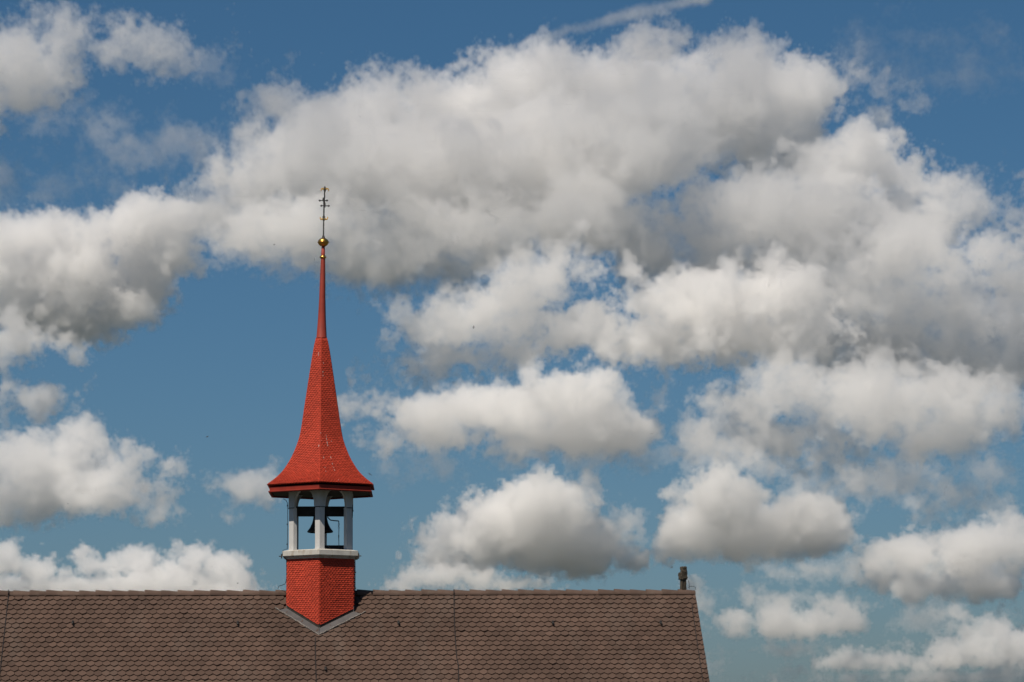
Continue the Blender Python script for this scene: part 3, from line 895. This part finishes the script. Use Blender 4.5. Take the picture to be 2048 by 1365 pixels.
# --- right-hand mass
cloud([(1720, 570, 140, 70), (1850, 600, 140, 72), (1985, 520, 60, 45), (2020, 610, 50, 70), (1780, 690, 170, 60), (1940, 710, 120, 75), (2040, 680, 50, 80), (1690, 680, 90, 55), (1850, 510, 70, 50), (1780, 500, 80, 50), (1930, 640, 110, 60), (2040, 540, 40, 60), (1640, 600, 90, 50), (1720, 500, 90, 40)], dv=0, rho=0.034, soft=20, amp=11, lean=1.2, seed=15)
cloud([(1600, 790, 115, 52), (1480, 820, 100, 48), (1420, 850, 55, 42), (1730, 800, 140, 62), (1870, 800, 140, 60), (1990, 790, 70, 42), (1560, 870, 140, 40), (1700, 875, 140, 40), (1870, 880, 110, 40), (1780, 840, 120, 50), (1960, 840, 70, 40)], dv=-70, rho=0.030, soft=20, amp=10, lean=1.5, seed=16)
cloud([(1500, 920, 90, 28), (1790, 965, 120, 42), (1890, 985, 80, 42), (1720, 955, 80, 28), (1960, 945, 40, 20), (1460, 900, 60, 25)], dv=-70, rho=0.022, soft=24, amp=10, kids=1, seed=17)
# --- left middle cumulus
cloud([(60, 480, 105, 52), (150, 460, 62, 38), (30, 555, 95, 80), (150, 550, 90, 88), (190, 450, 28, 30), (90, 440, 40, 26), (240, 610, 72, 56), (150, 640, 110, 52), (215, 670, 40, 26), (60, 620, 100, 60)], dv=-20, rho=0.055, soft=13, amp=6, lean=0.5, seed=18)
cloud([(25, 685, 68, 42), (60, 665, 40, 32), (20, 640, 40, 28), (150, 705, 16, 16), (120, 680, 24, 18)], dv=-90, rho=0.045, soft=14, amp=6, seed=19)
cloud([(70, 802, 62, 26), (12, 850, 18, 9), (30, 810, 35, 20)], dv=0, rho=0.045, soft=14, amp=6, kids=1, seed=20)
# --- low left
cloud([(50, 920, 105, 48), (150, 905, 52, 42), (165, 870, 20, 14), (100, 970, 125, 38), (20, 1000, 85, 36), (60, 890, 60, 30)], dv=0, rho=0.045, soft=14, amp=7, seed=21)
cloud([(248, 915, 36, 38), (230, 955, 48, 46), (200, 980, 60, 34), (300, 975, 36, 22), (325, 950, 12, 14), (343, 934, 9, 8)], dv=-50, rho=0.045, soft=13, amp=7, seed=22)
cloud([(468, 978, 52, 26), (540, 965, 26, 24), (370, 1020, 45, 14), (712, 806, 24, 8), (505, 980, 40, 16)], dv=20, rho=0.034, soft=16, amp=6, kids=1, seed=23)
cloud([(25, 1130, 44, 30), (70, 1150, 44, 28), (180, 1126, 34, 20), (250, 1122, 44, 28), (305, 1145, 36, 24), (390, 1112, 44, 32), (452, 1138, 38, 28), (120, 1165, 60, 18), (200, 1178, 240, 22), (482, 1162, 26, 20), (380, 1150, 66, 30), (545, 1174, 24, 8)], dv=-10, rho=0.075, soft=9, amp=4.5, seed=24)
# --- low centre heap with a darker one before it
cloud([(1060, 998, 84, 48), (1000, 1022, 72, 42), (925, 1060, 58, 38), (1135, 1008, 54, 46), (1040, 1070, 170, 50), (950, 1085, 95, 36), (1060, 1112, 180, 30), (1165, 1000, 28, 38), (1085, 960, 36, 20), (895, 1078, 32, 28), (1160, 1090, 70, 40)], dv=10, rho=0.06, soft=10, amp=5, base=1142, lean=1.3, seed=25)
cloud([(1080, 1000, 50, 44), (1070, 1030, 72, 34), (1082, 962, 22, 18), (1130, 1030, 48, 30)], dv=-110, rho=0.035, soft=12, amp=5, lean=1.8, seed=26)
cloud([(1245, 1052, 40, 32), (1205, 1088, 66, 36), (1268, 1034, 18, 20), (1238, 1024, 20, 12)], dv=-20, rho=0.028, soft=12, amp=6, base=1135, seed=27)
# --- low right heap
cloud([(1440, 1005, 84, 60), (1392, 1050, 70, 50), (1480, 1062, 96, 50), (1600, 1055, 98, 46), (1660, 1046, 48, 42), (1550, 1085, 150, 32), (1350, 1080, 36, 26), (1430, 968, 36, 22), (1640, 1016, 30, 16)], dv=0, rho=0.06, soft=11, amp=5, base=1122, lean=1.5, seed=28)
# --- middle heap above the low centre one
cloud([(1130, 785, 90, 52), (1190, 780, 52, 44), (1080, 770, 40, 30), (1180, 840, 90, 50)], dv=-150, rho=0.05, soft=12, amp=6, seed=29)
cloud([(850, 838, 82, 46), (940, 820, 92, 36), (1030, 830, 92, 50), (900, 878, 130, 36), (1100, 878, 165, 38), (1260, 862, 58, 26), (800, 885, 48, 24), (990, 800, 40, 26)], dv=-30, rho=0.045, soft=15, amp=6, base=930, lean=1.5, seed=30)
cloud([(850, 928, 40, 12), (960, 920, 60, 14), (1120, 920, 60, 12), (1300, 910, 40, 10)], dv=0, rho=0.012, soft=18, amp=8, kids=1, seed=31)
# --- row along the ridge right of the turret
cloud([(870, 1152, 52, 26), (905, 1140, 30, 22), (960, 1160, 50, 24), (1030, 1170, 45, 14), (800, 1172, 30, 10), (950, 1145, 22, 14), (1385, 1182, 14, 12)], dv=10, rho=0.05, soft=9, amp=6, seed=32)
# --- right, lower rows
cloud([(1770, 1120, 48, 40), (1835, 1115, 66, 40), (1905, 1118, 66, 46), (1980, 1085, 42, 36), (2035, 1095, 42, 52), (1810, 1165, 68, 32), (1950, 1165, 100, 36), (1755, 1155, 46, 30), (1785, 1090, 20, 16), (1992, 1055, 24, 16)], dv=0, rho=0.05, soft=11, amp=6, base=1215, lean=1.8, seed=33)
cloud([(1830, 1120, 40, 30), (1960, 1090, 50, 36), (1800, 1180, 34, 20)], dv=-70, rho=0.045, soft=10, amp=5, seed=34)
cloud([(1412, 1200, 30, 24), (1550, 1150, 38, 16), (1655, 1145, 50, 14), (1530, 1215, 34, 14), (1800, 1245, 32, 18), (1835, 1240, 26, 24), (1440, 1325, 22, 20), (1590, 1350, 22, 14), (1530, 1358, 26, 10)], dv=0, rho=0.022, soft=12, amp=6, kids=1, seed=35)
cloud([(1460, 1238, 36, 16), (1600, 1252, 85, 18), (1680, 1245, 55, 16), (1640, 1205, 18, 13), (1620, 1238, 30, 16)], dv=-20, rho=0.05, soft=9, amp=5, seed=36)
cloud([(1720, 1325, 42, 14), (1800, 1314, 50, 17), (1900, 1298, 100, 20), (1985, 1270, 44, 28), (2035, 1292, 40, 34), (1870, 1320, 140, 12), (1962, 1250, 22, 13)], dv=0, rho=0.05, soft=9, amp=5, lean=0.5, seed=37)
cloud([(1970, 1256, 36, 12), (2040, 1300, 18, 20), (1780, 1320, 18, 14)], dv=-60, rho=0.04, soft=8, amp=4, seed=38)
cloud([(1890, 1356, 140, 8), (1720, 1357, 46, 8), (2010, 1342, 40, 9), (1560, 1196, 60, 7), (1700, 1215, 50, 7), (1900, 1232, 60, 8), (1500, 1262, 60, 7), (1600, 1300, 50, 6), (1480, 1180, 40, 7)], dv=-10, rho=0.026, soft=9, amp=4, kids=1, seed=39)
# --- old vapour trail and high wisps
cloud([(1080 + 320 * i / 24, 76 - 80 * i / 24, 28, 13 + 8 * i / 24) for i in range(25)], dv=120, rho=0.042, soft=14, amp=1.2, kids=0, seed=40, lean=0)
cloud([(1830, 20, 24, 10), (1925, 70, 90, 7), (2000, 75, 70, 8), (1850, 125, 130, 7), (1950, 155, 90, 6)], dv=120, rho=0.003, soft=18, amp=7, kids=0, seed=41)

# --- soft veil above the top of the frame: takes some sun off the great bank
cloud([(x + 14 * dy, -235 + 1.6 * dy + w, 190 - 1.5 * w, 55 + w, ex) for ex, dy in ((-130, 5), (-45, 0), (35, -6)) for x, w in ((480, 0), (640, -14), (800, 6), (960, -12), (1120, 4), (1260, -14), (1400, 0))], dv=-110, rho=0.036, soft=80, amp=0, kids=0, thick=0.9, tmax=70, seed=50, raw=True, lean=0)
del NOI
cm = bpy.data.meshes.new('clouds')
cm.vertices.add(DEN.size)
ca = cm.attributes.new('rho', 'FLOAT', 'POINT')
ca.data.foreach_set('value', np.ascontiguousarray(DEN.transpose(2, 1, 0)).ravel())
del DEN
clouds = bpy.data.objects.new('clouds', cm)
clouds.matrix_world = Matrix.Translation(ORG) @ Matrix((rgt, fwd, Vector((0, 0, 1)))).transposed().to_4x4()
COL.objects.link(clouds)
tag(clouds, 'white and grey cumulus clouds drifting across the blue sky', kind='stuff')
M_CLOUD = bpy.data.materials.new('cloud'); M_CLOUD.use_nodes = True
ct = M_CLOUD.node_tree; ct.nodes.clear()
co_ = ct.nodes.new('ShaderNodeOutputMaterial'); cp = ct.nodes.new('ShaderNodeVolumePrincipled')
cp.inputs['Density'].default_value = 1.0
cp.inputs['Color'].default_value = (0.988, 0.985, 0.981, 1)
cp.inputs['Anisotropy'].default_value = 0.36
ct.links.new(cp.outputs[0], co_.inputs['Volume'])
cm.materials.append(M_CLOUD)
ng = bpy.data.node_groups.new('cloud_grid', 'GeometryNodeTree')
ng.interface.new_socket('Geometry', in_out='INPUT', socket_type='NodeSocketGeometry')
ng.interface.new_socket('Geometry', in_out='OUTPUT', socket_type='NodeSocketGeometry')
def gn(t): return ng.nodes.new(t)
def gl(a, b): ng.links.new(a, b)
def gmath(kind, op, *args):
    n = gn('ShaderNodeMath' if kind == 'f' else 'FunctionNodeIntegerMath'); n.operation = op
    for i, v in enumerate(args):
        if isinstance(v, (int, float)): n.inputs[i].default_value = v
        else: gl(v, n.inputs[i])
    return n.outputs[0]
g_in, g_out = gn('NodeGroupInput'), gn('NodeGroupOutput')
vc = gn('GeometryNodeVolumeCube')
vc.inputs['Min'].default_value = (0, 0, 0)
vc.inputs['Max'].default_value = (VX * (NX - 1), VY * (NY - 1), VZ * (NZ - 1))
vc.inputs['Resolution X'].default_value, vc.inputs['Resolution Y'].default_value, vc.inputs['Resolution Z'].default_value = NX, NY, NZ
gp = gn('GeometryNodeInputPosition'); gs = gn('ShaderNodeSeparateXYZ'); gl(gp.outputs[0], gs.inputs[0])
ids = []
for i, (st_, n_) in enumerate(((VX, NX), (VY, NY), (VZ, NZ))):
    f_ = gmath('f', 'ROUND', gmath('f', 'DIVIDE', gs.outputs[i], st_))
    fi_ = gn('FunctionNodeFloatToInt'); gl(f_, fi_.inputs[0])
    ids.append(gmath('i', 'MINIMUM', gmath('i', 'MAXIMUM', fi_.outputs[0], 0), n_ - 1))
ix = gmath('i', 'MULTIPLY_ADD', gmath('i', 'MULTIPLY_ADD', ids[2], NY, ids[1]), NX, ids[0])
na = gn('GeometryNodeInputNamedAttribute'); na.data_type = 'FLOAT'; na.inputs[0].default_value = 'rho'
si = gn('GeometryNodeSampleIndex'); si.data_type = 'FLOAT'; si.domain = 'POINT'
gl(g_in.outputs[0], si.inputs['Geometry']); gl(na.outputs[0], si.inputs['Value']); gl(ix, si.inputs['Index'])
gl(si.outputs[0], vc.inputs['Density'])
gm = gn('GeometryNodeSetMaterial'); gm.inputs['Material'].default_value = M_CLOUD
gl(vc.outputs[0], gm.inputs['Geometry']); gl(gm.outputs[0], g_out.inputs[0])
md = clouds.modifiers.new('cloud_grid', 'NODES'); md.node_group = ng
